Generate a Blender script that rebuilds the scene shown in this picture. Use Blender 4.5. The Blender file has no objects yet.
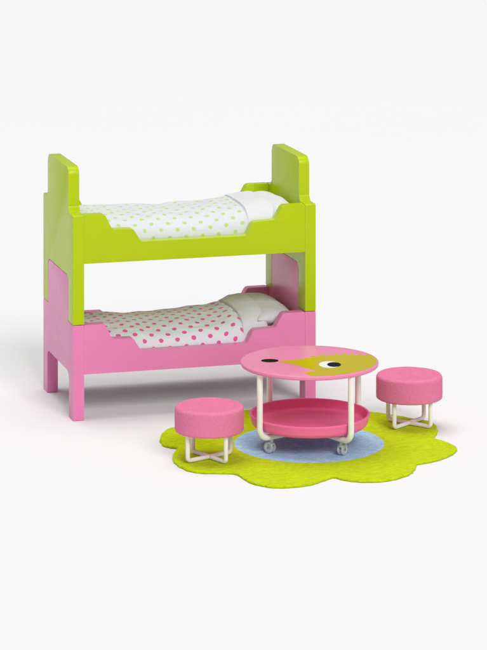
import bpy, bmesh, math, random
from mathutils import Vector, Matrix, noise
from mathutils.geometry import delaunay_2d_cdt
random.seed(7)
S = 0.01                       # everything below is written in centimetres
sc = bpy.context.scene
COL = sc.collection
PI = math.pi

# ------------------------------------------------------------------ materials
def new_mat(name):
    m = bpy.data.materials.new(name); m.use_nodes = True
    nt = m.node_tree; b = nt.nodes['Principled BSDF']
    return m, nt, b
def nd(nt, t, **kw):
    n = nt.nodes.new(t)
    for k, v in kw.items(): setattr(n, k, v)
    return n
def math_n(nt, op, a, b=None, c=None):
    n = nd(nt, 'ShaderNodeMath', operation=op)
    for i, v in enumerate((a, b, c)):
        if v is None: continue
        if isinstance(v, (int, float)): n.inputs[i].default_value = v
        else: nt.links.new(v, n.inputs[i])
    return n.outputs[0]
def noise_n(nt, scale, detail=3, rough=0.5, coord='Object', stretch=None):
    tc = nd(nt, 'ShaderNodeTexCoord'); src = tc.outputs[coord]
    if stretch:
        mp = nd(nt, 'ShaderNodeMapping'); mp.inputs['Scale'].default_value = stretch
        nt.links.new(src, mp.inputs[0]); src = mp.outputs[0]
    n = nd(nt, 'ShaderNodeTexNoise'); n.inputs['Scale'].default_value = scale
    n.inputs['Detail'].default_value = detail; n.inputs['Roughness'].default_value = rough
    nt.links.new(src, n.inputs['Vector']); return n.outputs['Fac']
def bump_n(nt, b, h, strength, dist):
    bp = nd(nt, 'ShaderNodeBump'); bp.inputs['Strength'].default_value = strength
    bp.inputs['Distance'].default_value = dist * S
    nt.links.new(h, bp.inputs['Height']); nt.links.new(bp.outputs[0], b.inputs['Normal'])
    return bp
def var_color(nt, b, col, fac, amt):
    """colour varied by +-amt with a texture"""
    mx = nd(nt, 'ShaderNodeMix', data_type='RGBA')
    mx.inputs['A'].default_value = (*[c * (1 - amt) for c in col], 1)
    mx.inputs['B'].default_value = (*[min(1, c * (1 + amt)) for c in col], 1)
    nt.links.new(fac, mx.inputs['Factor']); nt.links.new(mx.outputs['Result'], b.inputs['Base Color'])
    return mx

def paint(name, col, rough=0.30, amt=0.035, spec=0.24, orange=0.006, ior=1.5):
    m, nt, b = new_mat(name)
    var_color(nt, b, col, noise_n(nt, 55, 3), amt)
    # handling marks: the sheen of the lacquer changes slightly from place to place
    rm = nd(nt, 'ShaderNodeMapRange'); nt.links.new(noise_n(nt, 120, 5, 0.65), rm.inputs['Value'])
    rm.inputs['To Min'].default_value = rough * 0.72; rm.inputs['To Max'].default_value = rough * 1.3
    nt.links.new(rm.outputs[0], b.inputs['Roughness'])
    b.inputs['Specular IOR Level'].default_value = spec; b.inputs['IOR'].default_value = ior
    # faint fibre-board grain and lacquer ripple
    n1 = noise_n(nt, 900, 2, 0.6, stretch=(1, 1, 0.25)); n2 = noise_n(nt, 160, 2)
    bump_n(nt, b, math_n(nt, 'ADD', math_n(nt, 'MULTIPLY', n1, 0.35), n2), 0.35, orange)
    return m
def cloth_bits(nt, b):
    tc = nd(nt, 'ShaderNodeTexCoord')
    w1 = nd(nt, 'ShaderNodeTexWave', bands_direction='X'); w1.inputs['Scale'].default_value = 14
    w2 = nd(nt, 'ShaderNodeTexWave', bands_direction='Y'); w2.inputs['Scale'].default_value = 14
    for w in (w1, w2):
        w.inputs['Distortion'].default_value = 0.6; nt.links.new(tc.outputs['UV'], w.inputs['Vector'])
    n = noise_n(nt, 130, 4, 0.6)
    h = math_n(nt, 'ADD', math_n(nt, 'MULTIPLY', math_n(nt, 'ADD', w1.outputs['Fac'], w2.outputs['Fac']), 0.16), n)
    bump_n(nt, b, h, 0.5, 0.03)
    b.inputs['Roughness'].default_value = 0.85
    b.inputs['Specular IOR Level'].default_value = 0.2
    b.inputs['Sheen Weight'].default_value = 0.15
def cloth(name, col):
    m, nt, b = new_mat(name)
    var_color(nt, b, col, noise_n(nt, 60, 3), 0.02); cloth_bits(nt, b); return m
def dotted(name, base, dot, dx, dy, r):
    """staggered printed dots, UV in cm"""
    m, nt, b = new_mat(name)
    uv = nd(nt, 'ShaderNodeUVMap'); sp = nd(nt, 'ShaderNodeSeparateXYZ')
    nt.links.new(uv.outputs[0], sp.inputs[0])
    nz = noise_n(nt, 3.0, 1, coord='UV')
    x = math_n(nt, 'ADD', sp.outputs[0], math_n(nt, 'MULTIPLY', math_n(nt, 'SUBTRACT', nz, 0.5), 0.10))
    row = math_n(nt, 'DIVIDE', sp.outputs[1], dy)
    ri = math_n(nt, 'FLOOR', row)
    odd = math_n(nt, 'MULTIPLY', math_n(nt, 'FLOORED_MODULO', ri, 2.0), 0.5)
    u = math_n(nt, 'SUBTRACT', math_n(nt, 'FRACT', math_n(nt, 'ADD', math_n(nt, 'DIVIDE', x, dx), odd)), 0.5)
    v = math_n(nt, 'SUBTRACT', math_n(nt, 'FRACT', row), 0.5)
    uu = math_n(nt, 'MULTIPLY', u, dx); vv = math_n(nt, 'MULTIPLY', v, dy)
    d = math_n(nt, 'SQRT', math_n(nt, 'ADD', math_n(nt, 'MULTIPLY', uu, uu), math_n(nt, 'MULTIPLY', vv, vv)))
    edge = noise_n(nt, 22, 2, coord='UV')
    d = math_n(nt, 'ADD', d, math_n(nt, 'MULTIPLY', math_n(nt, 'SUBTRACT', edge, 0.5), 0.03))
    mr = nd(nt, 'ShaderNodeMapRange'); nt.links.new(d, mr.inputs['Value'])
    mr.inputs['From Min'].default_value = r - 0.015; mr.inputs['From Max'].default_value = r + 0.015
    mr.inputs['To Min'].default_value = 1; mr.inputs['To Max'].default_value = 0
    mx = nd(nt, 'ShaderNodeMix', data_type='RGBA')
    mx.inputs['A'].default_value = (*base, 1); mx.inputs['B'].default_value = (*dot, 1)
    nt.links.new(mr.outputs[0], mx.inputs['Factor']); nt.links.new(mx.outputs['Result'], b.inputs['Base Color'])
    cloth_bits(nt, b); return m
def felt_finish(nt, b, scale, dist):
    n1 = noise_n(nt, scale, 5, 0.7); n2 = noise_n(nt, scale * 3.2, 3, 0.7)
    bump_n(nt, b, math_n(nt, 'ADD', n1, math_n(nt, 'MULTIPLY', n2, 0.6)), 0.8, dist)
    b.inputs['Roughness'].default_value = 0.95
    b.inputs['Specular IOR Level'].default_value = 0.05
    b.inputs['Sheen Weight'].default_value = 0.04
    b.inputs['Sheen Roughness'].default_value = 0.5

GREEN = (0.455, 0.585, 0.001); PINK = (0.78, 0.225, 0.445)
M_green = paint('lime_lacquer', GREEN)
M_pink = paint('pink_lacquer', PINK)
M_board = paint('neutral_bounce_board', (0.42, 0.43, 0.42), rough=0.7, spec=0.15)  # unseen lower bed base, made grey to keep pink bounce off the floor shadow
M_tray = paint('raspberry_plastic', (0.93, 0.17, 0.40), rough=0.42, amt=0.02)
M_top = paint('pink_table_lacquer', (0.80, 0.25, 0.42), rough=0.16, amt=0.02, spec=0.5, orange=0.002, ior=1.2)
M_olive = paint('olive_print', (0.52, 0.42, 0.004), rough=0.18, amt=0.04, spec=0.5, orange=0.002, ior=1.13)
M_pwhite = paint('white_print', (0.85, 0.86, 0.82), rough=0.18, spec=0.5, orange=0.002, ior=1.2)
M_black = paint('black_print', (0.006, 0.004, 0.004), rough=0.25, spec=0.5, orange=0.002, ior=1.06)
M_tube = paint('ivory_tube_enamel', (0.88, 0.86, 0.82), rough=0.35, amt=0.03)
M_tubew = paint('white_tube_enamel', (0.88, 0.845, 0.84), rough=0.38, amt=0.03)
M_sheet = cloth('white_cotton', (0.71, 0.71, 0.73))
M_matt = cloth('mattress_cotton', (0.72, 0.72, 0.74))
M_dg = dotted('green_dot_cotton', (0.69, 0.69, 0.72), (0.48, 0.65, 0.20), 0.88, 0.41, 0.110)
M_dp = dotted('pink_dot_cotton', (0.76, 0.77, 0.80), (0.80, 0.11, 0.34), 0.88, 0.41, 0.125)

m, nt, b = new_mat('clear_caster_plastic'); M_clear = m
b.inputs['Base Color'].default_value = (0.86, 0.88, 0.90, 1); b.inputs['Roughness'].default_value = 0.12
b.inputs['Transmission Weight'].default_value = 0.6; b.inputs['IOR'].default_value = 1.45
bump_n(nt, b, noise_n(nt, 500, 2), 0.3, 0.01)
m, nt, b = new_mat('caster_axle_steel'); M_steel = m
b.inputs['Base Color'].default_value = (0.45, 0.46, 0.47, 1); b.inputs['Metallic'].default_value = 0.9
b.inputs['Roughness'].default_value = 0.3; bump_n(nt, b, noise_n(nt, 400, 2), 0.2, 0.01)

m, nt, b = new_mat('pink_flocked_foam'); M_foam = m
mx = var_color(nt, b, (0.80, 0.215, 0.375), noise_n(nt, 1500, 3, 0.75), 0.26)
felt_finish(nt, b, 1500, 0.03)

# rug felt: lime with a round light blue middle
RC = (10.2, -7.87)
m, nt, b = new_mat('rug_felt'); M_rug = m
geo = nd(nt, 'ShaderNodeNewGeometry'); vs = nd(nt, 'ShaderNodeVectorMath', operation='SUBTRACT')
vs.inputs[1].default_value = (RC[0] * S, RC[1] * S, 0)
tc = nd(nt, 'ShaderNodeTexCoord'); nt.links.new(tc.outputs['Object'], vs.inputs[0])
sp = nd(nt, 'ShaderNodeSeparateXYZ'); nt.links.new(vs.outputs[0], sp.inputs[0])
d = math_n(nt, 'SQRT', math_n(nt, 'ADD', math_n(nt, 'MULTIPLY', sp.outputs[0], sp.outputs[0]), math_n(nt, 'MULTIPLY', sp.outputs[1], sp.outputs[1])))
d = math_n(nt, 'ADD', d, math_n(nt, 'MULTIPLY', math_n(nt, 'SUBTRACT', noise_n(nt, 350, 3), 0.5), 0.0012))
mr = nd(nt, 'ShaderNodeMapRange'); nt.links.new(d, mr.inputs['Value'])
mr.inputs['From Min'].default_value = 3.68 * S; mr.inputs['From Max'].default_value = 3.74 * S
fib0 = noise_n(nt, 300, 6, 0.8, stretch=(1, 2.2, 1))
fmr = nd(nt, 'ShaderNodeMapRange'); fmr.inputs['From Min'].default_value = 0.3; fmr.inputs['From Max'].default_value = 0.7; nt.links.new(fib0, fmr.inputs['Value']); fib = fmr.outputs[0]
def two(a, c):
    mx = nd(nt, 'ShaderNodeMix', data_type='RGBA'); mx.inputs['A'].default_value = (*a, 1); mx.inputs['B'].default_value = (*c, 1)
    nt.links.new(fib, mx.inputs['Factor']); return mx.outputs['Result']
blue = two((0.26, 0.47, 0.74), (0.60, 0.84, 0.98)); lime = two((0.40, 0.53, 0.001), (0.68, 0.79, 0.002))
mx = nd(nt, 'ShaderNodeMix', data_type='RGBA'); nt.links.new(mr.outputs[0], mx.inputs['Factor'])
nt.links.new(blue, mx.inputs['A']); nt.links.new(lime, mx.inputs['B']); nt.links.new(mx.outputs['Result'], b.inputs['Base Color'])
felt_finish(nt, b, 480, 0.07)

m, nt, b = new_mat('white_studio_floor'); M_floor = m
var_color(nt, b, (0.788, 0.784, 0.783), noise_n(nt, 6, 2), 0.004)
b.inputs['Roughness'].default_value = 0.9; b.inputs['Specular IOR Level'].default_value = 0.0

# ------------------------------------------------------------------ helpers
def obj(name, bm, mats, parent=None, smooth=True, angle=35):
    me = bpy.data.meshes.new(name)
    bmesh.ops.recalc_face_normals(bm, faces=bm.faces[:])
    bmesh.ops.scale(bm, vec=(S, S, S), verts=bm.verts[:])
    bm.to_mesh(me); bm.free()
    for mm in (mats if isinstance(mats, (list, tuple)) else [mats]): me.materials.append(mm)
    if smooth:
        for p in me.polygons: p.use_smooth = True
        me.set_sharp_from_angle(angle=math.radians(angle))
    o = bpy.data.objects.new(name, me); COL.objects.link(o)
    if parent: o.parent = parent
    return o
def tag(o, label=None, cat=None, group=None, kind=None):
    for k, v in (('label', label), ('category', cat), ('group', group), ('kind', kind)):
        if v: o[k] = v
    return o
def thing(name, label, cat, group=None, loc=(0, 0, 0)):
    o = bpy.data.objects.new(name, None); o.empty_display_size = 0.01; COL.objects.link(o)
    o.location = Vector(loc) * S
    return tag(o, label, cat, group)
def fillet(pts, seg=6):
    """pts: (a, b, radius) closed polygon -> list of 2D points with rounded corners"""
    out = []; n = len(pts)
    for i in range(n):
        p0 = Vector(pts[i - 1][:2]); p = Vector(pts[i][:2]); p2 = Vector(pts[(i + 1) % n][:2]); r = pts[i][2]
        if r <= 0: out.append(p); continue
        u = (p0 - p).normalized(); v = (p2 - p).normalized()
        ang = u.angle(v); t = r / math.tan(ang / 2)
        t = min(t, 0.49 * (p0 - p).length, 0.49 * (p2 - p).length); r2 = t * math.tan(ang / 2)
        c = p + (u + v).normalized() * (r2 / math.sin(ang / 2))
        a = p + u * t - c; e = p + v * t - c
        a0 = math.atan2(a.y, a.x); da = math.atan2(e.y, e.x) - a0
        while da > PI: da -= 2 * PI
        while da < -PI: da += 2 * PI
        for k in range(seg + 1):
            th = a0 + da * k / seg; out.append(c + Vector((math.cos(th), math.sin(th))) * r2)
    return out
def slab(poly, t0, t1, axis, bev=0.05, seg=3):
    """extrude a 2D outline between t0 and t1 along axis ('x' or 'y') with softened edges"""
    bm = bmesh.new()
    f3 = (lambda p, t: (t, p.x, p.y)) if axis == 'x' else (lambda p, t: (p.x, t, p.y))
    a = [bm.verts.new(f3(p, t0)) for p in poly]; c = [bm.verts.new(f3(p, t1)) for p in poly]
    n = len(poly)
    fa = bm.faces.new(a); fb = bm.faces.new(c[::-1])
    for i in range(n): bm.faces.new((a[i], c[i], c[(i + 1) % n], a[(i + 1) % n]))
    edges = list(set(fa.edges) | set(fb.edges))
    if bev: bmesh.ops.bevel(bm, geom=edges, offset=bev, segments=seg, profile=0.5, affect='EDGES', clamp_overlap=True)
    return bm
def rbox(x0, x1, y0, y1, z0, z1, bev, seg=4):
    bm = bmesh.new(); bmesh.ops.create_cube(bm, size=1)
    for v in bm.verts: v.co = Vector(((x0 + x1) / 2 + v.co.x * (x1 - x0), (y0 + y1) / 2 + v.co.y * (y1 - y0), (z0 + z1) / 2 + v.co.z * (z1 - z0)))
    bmesh.ops.bevel(bm, geom=bm.edges[:], offset=bev, segments=seg, profile=0.5, affect='EDGES'); return bm
def lathe(bm, prof, cx=0, cy=0, seg=96):
    rings = []
    for r, z in prof:
        if r < 1e-6: rings.append([bm.verts.new((cx, cy, z))])
        else: rings.append([bm.verts.new((cx + r * math.cos(2 * PI * k / seg), cy + r * math.sin(2 * PI * k / seg), z)) for k in range(seg)])
    for A, B in zip(rings, rings[1:]):
        for k in range(seg):
            k2 = (k + 1) % seg
            if len(A) == 1 and len(B) > 1: bm.faces.new((A[0], B[k], B[k2]))
            elif len(B) == 1 and len(A) > 1: bm.faces.new((A[k], B[0], A[k2]))
            elif len(A) > 1: bm.faces.new((A[k], B[k], B[k2], A[k2]))
    return bm
def tube(bm, pts, r, seg=16, cap=True):
    pts = [Vector(p) for p in pts]; prev = None; rings = []
    for i, p in enumerate(pts):
        t = ((pts[min(i + 1, len(pts) - 1)] - p).normalized() + (p - pts[max(i - 1, 0)]).normalized()).normalized()
        if prev is None:
            n = t.orthogonal().normalized()
        else:
            n = (prev - t * prev.dot(t)).normalized()
        prev = n; bnm = t.cross(n)
        rings.append([bm.verts.new(p + (n * math.cos(a) + bnm * math.sin(a)) * r) for a in [2 * PI * k / seg for k in range(seg)]])
    for A, B in zip(rings, rings[1:]):
        for k in range(seg): bm.faces.new((A[k], A[(k + 1) % seg], B[(k + 1) % seg], B[k]))
    if cap: bm.faces.new(rings[0][::-1]); bm.faces.new(rings[-1])
def bend(pts, rad, seg=8):
    """polyline with rounded bends"""
    out = [Vector(pts[0])]
    for i in range(1, len(pts) - 1):
        p0, p, p2 = Vector(pts[i - 1]), Vector(pts[i]), Vector(pts[i + 1])
        u = (p0 - p).normalized(); v = (p2 - p).normalized(); ang = u.angle(v); t = rad / math.tan(ang / 2)
        a = p + u * t; e = p + v * t; c = p + (u + v).normalized() * (rad / math.sin(ang / 2))
        for k in range(seg + 1):
            w = (a - c).lerp(e - c, k / seg); out.append(c + w.normalized() * rad)
    out.append(Vector(pts[-1])); return out
def fbm(x, y, z, s):
    return noise.noise((x * s, y * s, z * s)) + 0.5 * noise.noise((x * s * 2.1 + 5, y * s * 2.1, z * s * 2.1)) 

# ------------------------------------------------------------------ floor
bm = bmesh.new()
R = 4000
bm.faces.new([bm.verts.new(p) for p in ((-R, -R, 0), (R, -R, 0), (R, R, 0), (-R, R, 0))])
tag(obj('floor', bm, M_floor, smooth=False), kind='structure')

# ------------------------------------------------------------------ the two stacked beds
L, W, T = 13.0, 7.35, 0.5745
H1, H2, HT = 4.90, 10.52, 12.83
HC = 7.22                                      # top of the pink tongue
def rail_poly(z0, zt):
    d = zt
    return fillet([(T + .004, z0, .03), (T + .004, d, .06), (1.66, d, .22), (2.06, d - .80, .16), (3.17, d - .82, .22), (3.58, d - 1.50, .16),
                   (9.27, d - 1.50, .16), (9.60, d - .79, .22), (10.80, d - .74, .16), (11.22, d, .22), (L - T - .004, d, .06), (L - T - .004, z0, .03)])
def build_bed(root, mat, kind, base):
    if kind == 'green':
        side = [(0, H1 + .012, .03), (0, H2, .07), (.92, H2, .18), (1.13, H2 + .28, .2), (1.15, HT, .42), (W - 1.15, HT, .42), (W - 1.13, H2 + .28, .2), (W - .92, H2, .18), (W, H2, .07),
                (W, H1 + .012, .03), (W - 1.20, H1 + .012, .06), (W - 1.17, HC + .03, .36), (1.17, HC + .03, .36), (1.20, H1 + .012, .06)]
        z0, zt, zb = 8.03, H2, 8.22
    else:
        side = [(0, 0, .05), (0, H1 - .012, .05), (1.23, H1 - .012, .03), (1.215, HC, .34), (W - 1.215, HC, .34), (W - 1.23, H1 - .012, .03), (W, H1 - .012, .05),
                (W, 0, .05), (W - 1.0, 0, .05), (W - 1.0, 2.33, .38), (1.0, 2.33, .38), (1.0, 0, .05)]
        z0, zt, zb = 2.36, H1 - .012, 2.56
    P = fillet(side)
    obj('footboard', slab(P, 0, T, 'x', .045), mat, root)
    obj('headboard', slab(P, L - T, L, 'x', .045), mat, root)
    for y0 in (0.004, W - T - .004):
        obj('side_rail', slab(rail_poly(z0, zt), y0, y0 + T, 'y', .05), mat, root)
    obj('bed_base', rbox(T + .01, L - T - .01, T + .01, W - T - .01, zb, zb + .3, .02, 2), base, root)
g = thing('toy_bed', 'lime green toy bed with stepped side rails, stacked on top of the pink one', 'bed')
g.location = (0, 0, 0); build_bed(g, M_green, 'green', M_green)
p = thing('toy_bed', 'pink toy bed standing on the floor underneath the lime green one', 'bed'); build_bed(p, M_pink, 'pink', M_board)

# ------------------------------------------------------------------ bedding
def interp(tbl, x):
    if x <= tbl[0][0]: return tbl[0][1]
    for (a, va), (c, vc) in zip(tbl, tbl[1:]):
        if x <= c:
            t = (x - a) / (c - a); t = t * t * (3 - 2 * t); return va + (vc - va) * t
    return tbl[-1][1]
def cover(x0, x1, y0, y1, zbase, ztop, shoulder, seed, nx=150, ny=110, lift=0.0, xr0=0.25, xr1=0.25, wr=0.04):
    """a puffy cloth lying over the mattress: closed top with sides, UV in cm by arc length"""
    bm = bmesh.new(); uvl = bm.loops.layers.uv.new('UVMap')
    sec = []                                              # cross-section parameter: (y, height fraction)
    for j in range(ny + 1):
        t = j / ny; a = PI * t
        cs, sn = math.cos(a), math.sin(a)
        yy = -math.copysign(abs(cs) ** (2 / shoulder), cs); hh = abs(sn) ** (2 / 2.9)
        sec.append((0.5 + 0.5 * yy, hh))
    # re-space evenly
    grid = []; uvs = []
    for i in range(nx + 1):
        x = x0 + (x1 - x0) * i / nx
        zt = ztop(x)
        e0 = min(1, (x - x0) / xr0); e1 = min(1, (x1 - x) / xr1)
        ef = math.sqrt(max(0, 1 - (1 - e0) ** 2)) * math.sqrt(max(0, 1 - (1 - e1) ** 2))
        col = []; cv = []; acc = 0; last = None
        for (ty, hh) in sec:
            y = y0 + (y1 - y0) * ty
            z = zbase + (zt - zbase) * hh * (0.35 + 0.65 * ef)
            nz = fbm(x + seed, y * 0.9, z * 0.7, 0.55) * wr * 2.2 + fbm(x * .6 + seed, y * 1.8, z, 1.3) * wr + max(0, fbm(x * 1.4 + seed * 2, y * .5, 0, 1.1)) ** 2 * wr * .8
            zz = z + nz * min(1, hh * 1.3) + lift; yy2 = y + (nz * (1 - hh) * 0.6 if 0.02 < ty < 0.98 else 0)
            q = Vector((x, yy2, zz))
            if last is not None: acc += math.hypot(y - last[0], z - last[1])
            last = (y, z); col.append(bm.verts.new(q)); cv.append(acc)
        uvs.append([(x, c - acc / 2) for c in cv]); grid.append(col)
    for i in range(nx):
        for j in range(ny):
            f = bm.faces.new((grid[i][j], grid[i + 1][j], grid[i + 1][j + 1], grid[i][j + 1]))
            for lp, uvv in zip(f.loops, (uvs[i][j], uvs[i + 1][j], uvs[i + 1][j + 1], uvs[i][j + 1])): lp[uvl].uv = uvv
    for col in (grid[0], grid[-1]):
        try:
            f = bm.faces.new(col)
            for lp in f.loops: lp[uvl].uv = (0, 0)
        except ValueError: pass
    return bm
def pillow(x0, x1, y0, y1, z0, z1, seed, tilt=0.0):
    bm = bmesh.new(); uvl = bm.loops.layers.uv.new('UVMap'); n1, n2 = 60, 90
    def P(i, j, top):
        u = -1 + 2 * i / n1; v = -1 + 2 * j / n2
        pin = 1 - 0.05 * (1 - abs(u) ** 2) * abs(v) ** 8
        k = (max(0, 1 - abs(u) ** 2.6)) ** 0.5 * (max(0, 1 - abs(v) ** 3.4)) ** 0.5
        x = (x0 + x1) / 2 + u * (x1 - x0) / 2 * (1 - 0.04 * (1 - v * v)); y = (y0 + y1) / 2 + v * (y1 - y0) / 2 * pin
        zm = z0 + 0.42 * (z1 - z0)
        z = zm + (z1 - zm) * k if top else zm - (zm - z0) * k
        z += fbm(x + seed, y, top * 3, 0.9) * 0.06 * k - tilt * (x - x0)
        return (x, y, z)
    A = [[bm.verts.new(P(i, j, 1)) for j in range(n2 + 1)] for i in range(n1 + 1)]
    B = [[A[i][j] if i in (0, n1) or j in (0, n2) else bm.verts.new(P(i, j, 0)) for j in range(n2 + 1)] for i in range(n1 + 1)]
    for G in (A, B):
        for i in range(n1):
            for j in range(n2):
                f = bm.faces.new((G[i][j], G[i + 1][j], G[i + 1][j + 1], G[i][j + 1]))
                for lp in f.loops: lp[uvl].uv = (lp.vert.co.x, lp.vert.co.y)
    return bm
def mattress(z0, z1):
    bm = rbox(T + .2, L - T - .06, 1.02, 6.3, z0, z1, .38, 6)
    uvl = bm.loops.layers.uv.new('UVMap')
    for f in bm.faces:
        for lp in f.loops: lp[uvl].uv = (lp.vert.co.x + lp.vert.co.z, lp.vert.co.y + lp.vert.co.z)
    return bm
UZ, LZ = 8.52, 2.86
tag(obj('mattress', mattress(UZ, 9.62), M_matt), 'thin white mattress inside the upper lime green bed', 'mattress')
tag(obj('mattress', mattress(LZ, 4.0), M_matt), 'thin white mattress inside the lower pink bed, seen beside its pillow', 'mattress')
upper = [(0.6, 9.98), (1.8, 10.15), (3.2, 10.10), (5.4, 10.06), (7.5, 10.12), (9.0, 10.25), (10.4, 10.45), (10.9, 10.50), (12.0, 10.36)]
lower = [(0.6, 4.28), (2.85, 4.34), (5.2, 4.30), (7.0, 4.38), (8.1, 4.48), (9.2, 4.68), (9.9, 4.92), (10.6, 5.02), (11.0, 4.98)]
d1 = tag(obj('duvet', cover(.66, 9.72, .60, 6.76, 8.5, lambda x: interp(upper, x), 3.6, 3), M_dg), 'white duvet with small lime green dots on the upper bed', 'duvet')
f1 = obj('folded_edge', cover(9.50, 12.2, .62, 6.72, 8.52, lambda x: interp(upper, x) + .035, 3.5, 3.02, nx=50, wr=0.025, xr0=.10, xr1=1.7), M_sheet, d1); f1['label'] = 'plain white turned-back top edge'
d2 = tag(obj('duvet', cover(.66, 9.42, .60, 6.76, 2.85, lambda x: interp(lower, x), 3.6, 31), M_dp), 'white duvet with raspberry pink dots on the lower bed', 'duvet')
f2 = obj('folded_edge', cover(9.22, 10.78, .62, 6.72, 2.87, lambda x: interp(lower, x) + .06, 3.5, 31.02, nx=50, wr=0.02, xr0=.12, xr1=.42), M_sheet, d2); f2['label'] = 'plain white turned-back top edge'
tag(obj('pillow', pillow(10.9, 12.42, .60, 6.6, 9.20, 10.50, 9, .04), M_sheet), 'white pillow at the head of the upper bed', 'pillow')
tag(obj('pillow', pillow(10.1, 12.38, .85, 6.50, 3.95, 5.02, 4, .07), M_sheet), 'white pillow at the head of the lower bed', 'pillow')

# ------------------------------------------------------------------ rug
rug = [(3.3,-5.1),(3.22,-5.45),(3.21,-6.13),(3.45,-6.6),(3.72,-6.9),(3.38,-7.64),(3.06,-8.53),(2.92,-9.42),(3.0,-10.32),(3.24,-11.04),(3.67,-11.54),(4.45,-11.82),(5.18,-12.13),(5.31,-12.8),(5.45,-13.8),(5.72,-14.34),(6.14,-14.82),(6.76,-15.09),(7.28,-15.1),(8.0,-14.99),(8.85,-14.47),(9.51,-14.05),(9.74,-14.39),(10.11,-14.83),(10.69,-15.18),(11.35,-15.31),(12.08,-15.19),(12.96,-14.67),(13.55,-13.99),(13.95,-13.19),(14.12,-12.86),(14.91,-12.65),(15.8,-12.15),(16.5,-11.48),(16.86,-10.89),(16.96,-10.24),(16.81,-9.35),(16.52,-8.72),(16.55,-8.4),(16.91,-7.81),(17.27,-6.97),(17.45,-6.03),(17.37,-5.26),(16.87,-4.69),(16.33,-3.89),(15.84,-3.36),(15.5,-2.95),(15.2,-2.8),(15.0,-2.44),(14.53,-1.96),(13.84,-1.6),(13.18,-1.6),(12.59,-1.78),(11.99,-1.6),(11.56,-1.1),(10.9,-.7),(10.18,-.5),(9.38,-.5),(8.78,-.62),(8.09,-.95),(7.43,-.93),(6.71,-1.05),(6.02,-1.61),(5.42,-2.5),(4.68,-2.93),(4.35,-3.07),(3.79,-3.76)]
def catmull(pts, k=7):
    out = []; n = len(pts)
    for i in range(n):
        p0, p1, p2, p3 = [Vector(pts[(i + d) % n]) for d in (-1, 0, 1, 2)]
        for j in range(k):
            t = j / k
            out.append(0.5 * ((2 * p1) + (p2 - p0) * t + (2 * p0 - 5 * p1 + 4 * p2 - p3) * t * t + (3 * p1 - p0 - 3 * p2 + p3) * t ** 3))
    return out
ol = catmull(rug)
ol = [p + Vector((noise.noise((p.x * 3, p.y * 3, 0)), noise.noise((p.x * 3, p.y * 3, 9)))) * 0.05 + Vector((noise.noise((p.x * 8, p.y * 8, 2)), noise.noise((p.x * 8, p.y * 8, 5)))) * 0.03 for p in ol]
def inside(x, y, poly):
    c = False; j = len(poly) - 1
    for i in range(len(poly)):
        a, b2 = poly[i], poly[j]
        if (a.y > y) != (b2.y > y) and x < (b2.x - a.x) * (y - a.y) / (b2.y - a.y) + a.x: c = not c
        j = i
    return c
n_o = len(ol)
def offs(poly, d):
    n = len(poly); out = []
    for i in range(n):
        t = (poly[(i + 1) % n] - poly[i - 1]).normalized(); out.append(poly[i] + Vector((-t.y, t.x)) * d)
    return out
area = sum(ol[i - 1].x * ol[i].y - ol[i].x * ol[i - 1].y for i in range(n_o))
sg = 1 if area > 0 else -1
inner = offs(ol, 0.022 * sg)
pts = [Vector(p) for p in inner]; g_ = 0.16
yy = -15.4
while yy < -.4:
    xx = 2.8
    while xx < 17.6:
        q = Vector((xx + random.uniform(-.04, .04), yy + random.uniform(-.04, .04)))
        if inside(q.x, q.y, inner) and min((q - w).length_squared for w in inner[::2]) > 0.006: pts.append(q)
        xx += g_
    yy += g_
res = delaunay_2d_cdt(pts, [(i, (i + 1) % n_o) for i in range(n_o)], [], 1, 1e-5)
bm = bmesh.new()
RT = 0.115
def rz(x, y):
    return RT + 0.012 * fbm(x, y, 0, 1.7) + 0.006 * noise.noise((x * 7, y * 7, 3))
vt = [bm.verts.new((q.x, q.y, rz(q.x, q.y))) for q in res[0]]
for f in res[2]:
    try: bm.faces.new([vt[i] for i in f])
    except ValueError: pass
rim = [vt[i] for i in range(n_o)]
mid = [bm.verts.new((q.x, q.y, rz(q.x, q.y) - .02)) for q in ol]
low = [bm.verts.new((q.x, q.y, .03)) for q in ol]
bot = [bm.verts.new((q.x, q.y, .012)) for q in inner]
for A, B in ((rim, mid), (mid, low), (low, bot)):
    for i in range(n_o): bm.faces.new((A[i], A[(i + 1) % n_o], B[(i + 1) % n_o], B[i]))
# loose felt fibres standing off the surface
def fibre(bm, p, d, ln, w):
    s = d.orthogonal().normalized() * w
    a = bm.verts.new(p - s); c = bm.verts.new(p + s); e = bm.verts.new(p + d * ln)
    bm.faces.new((a, c, e))
bm.faces.ensure_lookup_table()
for q in random.choices(pts, k=9000):
    x = q.x + random.uniform(-.08, .08); y = q.y + random.uniform(-.08, .08)
    if not inside(x, y, ol): continue
    d_ = Vector((random.uniform(-1, 1), random.uniform(-1, 1), random.uniform(.1, .5))).normalized()
    fibre(bm, Vector((x, y, rz(x, y) - .004)), d_, random.uniform(.04, .10), .006)
for i in range(n_o):
    for k in range(4):
        p_ = ol[i].lerp(ol[(i + 1) % n_o], random.random()); o_ = (ol[i] - inner[i]).normalized()
        d_ = Vector((o_.x + random.uniform(-.6, .6), o_.y + random.uniform(-.6, .6), random.uniform(-.2, .5))).normalized()
        fibre(bm, Vector((p_.x, p_.y, random.uniform(.04, .12))), d_, random.uniform(.02, .06), .006)
tag(obj('rug', bm, M_rug, angle=70), 'lime green flower-shaped felt rug with a light blue round middle', 'rug')

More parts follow.
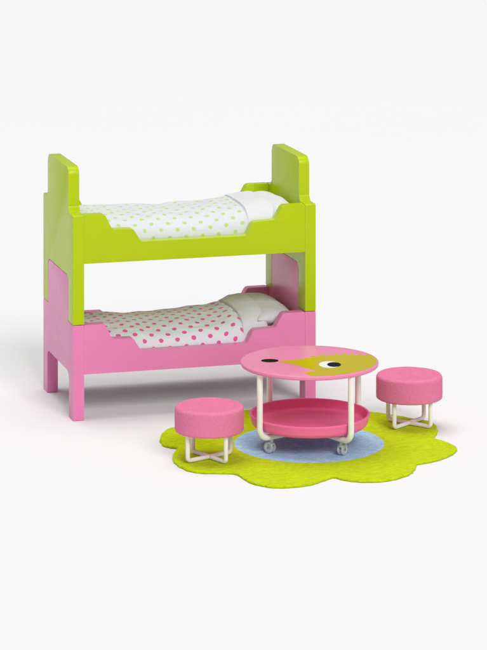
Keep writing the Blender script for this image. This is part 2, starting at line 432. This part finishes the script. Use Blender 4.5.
# ------------------------------------------------------------------ table
A_ = 0.2771
RR = Vector((math.cos(A_), -math.sin(A_), 0)); FF = Vector((math.sin(A_), math.cos(A_), 0))
def cf(a, b2, z=0): return RR * a + FF * b2 + Vector((0, 0, z))      # right, away, up
tb = thing('table', 'round pink doll table on four castors with a bird face printed on its top', 'table', loc=(10.08, -8.36, -.03))
bm = bmesh.new(); ZT = 4.35; RTp = 3.41
prof = [(0, ZT - .22), (RTp - .10, ZT - .22)]
for k in range(1, 9):
    a = -PI / 2 + PI / 2 * k / 8; prof.append((RTp - .10 + .10 * math.cos(a), ZT - .12 + .10 * math.sin(a)))
for k in range(0, 9):
    a = PI / 2 * k / 8; prof.append((RTp - .07 + .07 * math.cos(a), ZT - .07 + .07 * math.sin(a)))
prof += [(RTp * .6, ZT), (0, ZT)]
lathe(bm, prof, seg=160)
# the print: flat islands of the tabletop mesh
f_, cam_y = 2894.38, 36.874
Cc = Vector((-32.186, -144.943, 36.874))
def px(u, v):                                             # printed outline measured on the tabletop plane
    r = FF + RR * ((u - 243) / f_) - Vector((0, 0, 1)) * ((v + 298.65) / f_)
    q = Cc + r * ((ZT - Cc.z) / r.z); return Vector((q.x - 10.08, q.y + 8.36))
def island(pts2, z, mi):
    vs_ = [bm.verts.new((q.x, q.y, z)) for q in pts2]; f = bm.faces.new(vs_); 
    if f.normal.z < 0: pass
    f.material_index = mi; 
    return f
RI = RTp - .10
up = [(278.3, 360.6), (289, 359.3), (300, 358.7), (306, 357.8), (313.5, 356.9), (310, 355.6), (313, 355.0)]
val = [(317.5, 355.9), (322.5, 353.7), (326, 355.5)]
zig = [(328.6, 353.6), (332.3, 355.1), (335.8, 352.7), (339.6, 354.6), (343.6, 352.7), (348, 354.7), (351.8, 353.0), (355.2, 355.0), (359.2, 353.4), (362.2, 355.2)]
lowp = [(304.6, 372.6), (309.5, 371.0), (316.5, 370.3), (312.5, 368.9), (305, 366.8), (296, 364.3), (287, 362.5)]
P2 = [px(*q) for q in up]
def smooth_pts(qs, k=5):
    out = []
    for i in range(len(qs) - 1):
        p0 = qs[max(0, i - 1)]; p1 = qs[i]; p2 = qs[i + 1]; p3 = qs[min(len(qs) - 1, i + 2)]
        for j in range(k):
            t = j / k; out.append(0.5 * ((2 * p1) + (p2 - p0) * t + (2 * p0 - 5 * p1 + 4 * p2 - p3) * t * t + (3 * p1 - p0 - 3 * p2 + p3) * t ** 3))
    out.append(qs[-1]); return out
poly = [px(*q) for q in up] + smooth_pts([px(*q) for q in val + zig])
st = px(364.5, 354.0); en = px(312, 373.9)
a0 = math.atan2(st.y, st.x); a1 = math.atan2(en.y, en.x)
while a1 > a0: a1 -= 2 * PI
for k in range(0, 61):
    a = a0 + (a1 - a0) * k / 60; poly.append(Vector((math.cos(a), math.sin(a))) * RI)
poly += smooth_pts([px(*q) for q in lowp], 4)
island(poly, ZT + .004, 1)
def ell(u, v, hu, vt_, z, mi):
    c = px(u, v); a_ = (px(u + hu, v) - px(u - hu, v)).length / 2; b_ = (px(u, v - vt_) - px(u, v + vt_)).length / 2
    island([c + Vector(cf(a_ * math.cos(t), b_ * math.sin(t)).xy) for t in [2 * PI * k / 48 for k in range(48)]], z, mi)
ell(329.3, 364.1, 10.4, 3.4, ZT + .008, 2)
ell(334.0, 364.1, 6.9, 2.35, ZT + .012, 3)
ell(269.8, 360.1, 8.8, 1.65, ZT + .008, 3)
bm.normal_update()
top = obj('tabletop', bm, [M_top, M_olive, M_pwhite, M_black], tb)
# tray
bm = bmesh.new(); RTr = 2.98
prof = [(0, 1.17), (2.45, 1.17)]
for k in range(0, 9):
    a = -PI / 2 + PI / 2 * k / 8; prof.append((2.60 + .30 * math.cos(a), 1.47 + .30 * math.sin(a)))
prof += [(2.93, 1.62)]
for k in range(0, 9):
    a = -.1 + (PI + .1) * k / 8; prof.append((RTr - .07 + .07 * math.cos(a), 1.74 + .06 * math.sin(a)))
prof += [(2.80, 1.55)]
for k in range(0, 7):
    a = PI / 2 * k / 6; prof.append((2.60 + .18 * math.cos(a), 1.50 - .18 * math.sin(a)))
prof += [(1.8, 1.30), (0, 1.29)]
lathe(bm, prof, seg=140); obj('tray', bm, M_tray, tb)
# two bent tubes crossing underneath
RL = 3.15; DIRS = {'BR': (.784, .620), 'FR': (.620, -.784)}
for key, zz in (('BR', .97), ('FR', .955)):
    dx, dy = DIRS[key]; bm = bmesh.new()
    pl = bend([cf(-dx * RL, -dy * RL, ZT - .20), cf(-dx * RL, -dy * RL, zz), cf(dx * RL, dy * RL, zz), cf(dx * RL, dy * RL, ZT - .20)], .48, 10)
    tube(bm, pl, .150, 20); obj('leg_frame', bm, M_tube, tb, angle=60)
def caster(pos, yaw):
    m4 = Matrix.Translation(pos) @ Matrix.Rotation(yaw, 4, 'Z')
    bm = bmesh.new()
    tube(bm, [(0, 0, .62), (0, 0, .86)], .085, 16)                                   # swivel stem
    tube(bm, [(0, 0, .58), (0, 0, .66)], .17, 20)
    for s in (-1, 1):                                                                   # fork cheeks
        tube(bm, bend([(0, 0.0, .62), (0.04, s * .07, .62), (0.10, s * .07, .43)], .03, 4), .045, 10)
    bm.transform(m4); c = obj('caster', bm, M_clear, tb)
    for s in (-1, 1):
        bm = bmesh.new(); r = .275; w = .10; prof = [(0.05, -w/2), (r - .05, -w/2), (r - .015, -w/2 + .02), (r, -w/2 + .04), (r, w/2 - .04), (r - .015, w/2 - .02), (r - .05, w/2), (.16, w/2), (.13, w/2 - .03), (0.05, w/2 - .03)]
        lathe(bm, prof, seg=40)
        bm.transform(m4 @ Matrix.Translation((.10, s * .115, .435)) @ Matrix.Rotation(-s * PI / 2, 4, 'X')); obj('wheel', bm, M_clear, c)
    bm = bmesh.new(); tube(bm, [(.10, -.19, .435), (.10, .19, .435)], .048, 14); bm.transform(m4); obj('axle', bm, M_steel, c)
for (dx, dy), yw in (((-.784, -.62), 2.2), ((.62, -.784), .7), ((.784, .62), 1.9), ((-.62, .784), -.4)):
    caster(cf(dx * 2.42, dy * 2.42, .015), yw)

# ------------------------------------------------------------------ stools
st1 = thing('stool', 'round pink padded stool on white crossed legs, left of the table', 'stool', 'pink stools around the table', (4.66, -9.42, -.03))
bm = bmesh.new(); r, z0, z1 = 1.675, 1.53, 2.76; er = .17
prof = [(0, z0)] + [(r * k / 14, z0) for k in range(1, 14) if r * k / 14 < r - er]
for k in range(0, 7):
    a = -PI / 2 + PI / 2 * k / 6; prof.append((r - .10 + .10 * math.cos(a), z0 + .10 + .10 * math.sin(a)))
for k in range(1, 26): prof.append((r, z0 + .10 + (z1 - er - z0 - .10) * k / 26))
for k in range(0, 9):
    a = PI / 2 * k / 8; prof.append((r - er + er * math.cos(a), z1 - er + er * math.sin(a)))
prof += [(rr * .045, z1) for rr in range(int((r - er) / .045), 0, -1)] + [(0, z1)]
lathe(bm, prof, seg=240); bm.normal_update()
for v in bm.verts:
    q = v.co; v.co = q + v.normal * (0.005 * noise.noise(q * 9) + 0.010 * noise.noise(q * 24) + 0.008 * noise.noise(q * 2))
for k in range(9000):
    a = random.uniform(0, 2 * PI)
    if random.random() < .5:
        h = random.uniform(z0 + .05, z1 - .05); pt = Vector((math.cos(a) * (r - .004), math.sin(a) * (r - .004), h)); nn = Vector((math.cos(a), math.sin(a), 0))
        if h > z1 - er: continue
    else:
        q = (r - .12) * math.sqrt(random.random()); pt = Vector((math.cos(a) * q, math.sin(a) * q, z1 - .004)); nn = Vector((0, 0, 1))
    dd = (nn + Vector([random.uniform(-1.2, 1.2) for _ in range(3)])).normalized()
    if dd.dot(nn) < .1: continue
    fibre(bm, pt, dd, random.uniform(.015, .045), .005)
obj('seat', bm, M_foam, st1, angle=80)
RS = 1.31
for (dx, dy), zz in (((.784, .62), .265), ((.62, -.784), .26)):
    bm = bmesh.new()
    tube(bm, bend([cf(-dx * RS, -dy * RS, z0 + .02), cf(-dx * RS, -dy * RS, zz), cf(dx * RS, dy * RS, zz), cf(dx * RS, dy * RS, z0 + .02)], .17, 8), .108, 18)
    obj('leg_frame', bm, M_tubew, st1, angle=60)
st2 = st1.copy(); COL.objects.link(st2); st2.location = Vector((16.15, -5.85, -.03)) * S; st2.rotation_euler.z = math.radians(13.5)
st2['label'] = 'round pink padded stool on white crossed legs, right of the table'
for ch in list(st1.children):
    c = ch.copy(); COL.objects.link(c); c.parent = st2

# ------------------------------------------------------------------ camera
cam = bpy.data.cameras.new('camera'); co = bpy.data.objects.new('camera', cam); COL.objects.link(co)
co.location = Cc * S; co.rotation_euler = (PI / 2, 0, -A_)
cam.sensor_fit = 'VERTICAL'; cam.sensor_height = 36; cam.lens = 36 * 2894.38 / 650
cam.shift_x = 0.5 / 650; cam.shift_y = -(325 + 298.65) / 650
cam.clip_start = 0.05; cam.clip_end = 500
sc.camera = co

# ------------------------------------------------------------------ light: a white studio with big soft boxes
w = bpy.data.worlds.new('World'); sc.world = w; w.use_nodes = True
w.node_tree.nodes['Background'].inputs[0].default_value = (0.97, 0.985, 1, 1)
w.node_tree.nodes['Background'].inputs[1].default_value = 0.34
def area(name, loc, target, size, power, col=(1, 1, 1)):
    l = bpy.data.lights.new(name, 'AREA'); l.shape = 'SQUARE'; l.size = size; l.energy = power; l.color = col
    o = bpy.data.objects.new(name, l); COL.objects.link(o); o.location = loc
    o.rotation_euler = (Vector(target) - Vector(loc)).to_track_quat('-Z', 'Y').to_euler(); return o
area('softbox_top', (-1.8, 3.0, 22), (0.2, 1.2, 0), 15.7, 3130)
area('softbox_front', (2.6, -29.3, 21), (0.1, 0.2, 0), 13.2, 7500)

sc.view_settings.view_transform = 'Standard'; sc.view_settings.look = 'None'
sc.view_settings.exposure = 0; sc.view_settings.gamma = 1
sc.cycles.max_bounces = 8
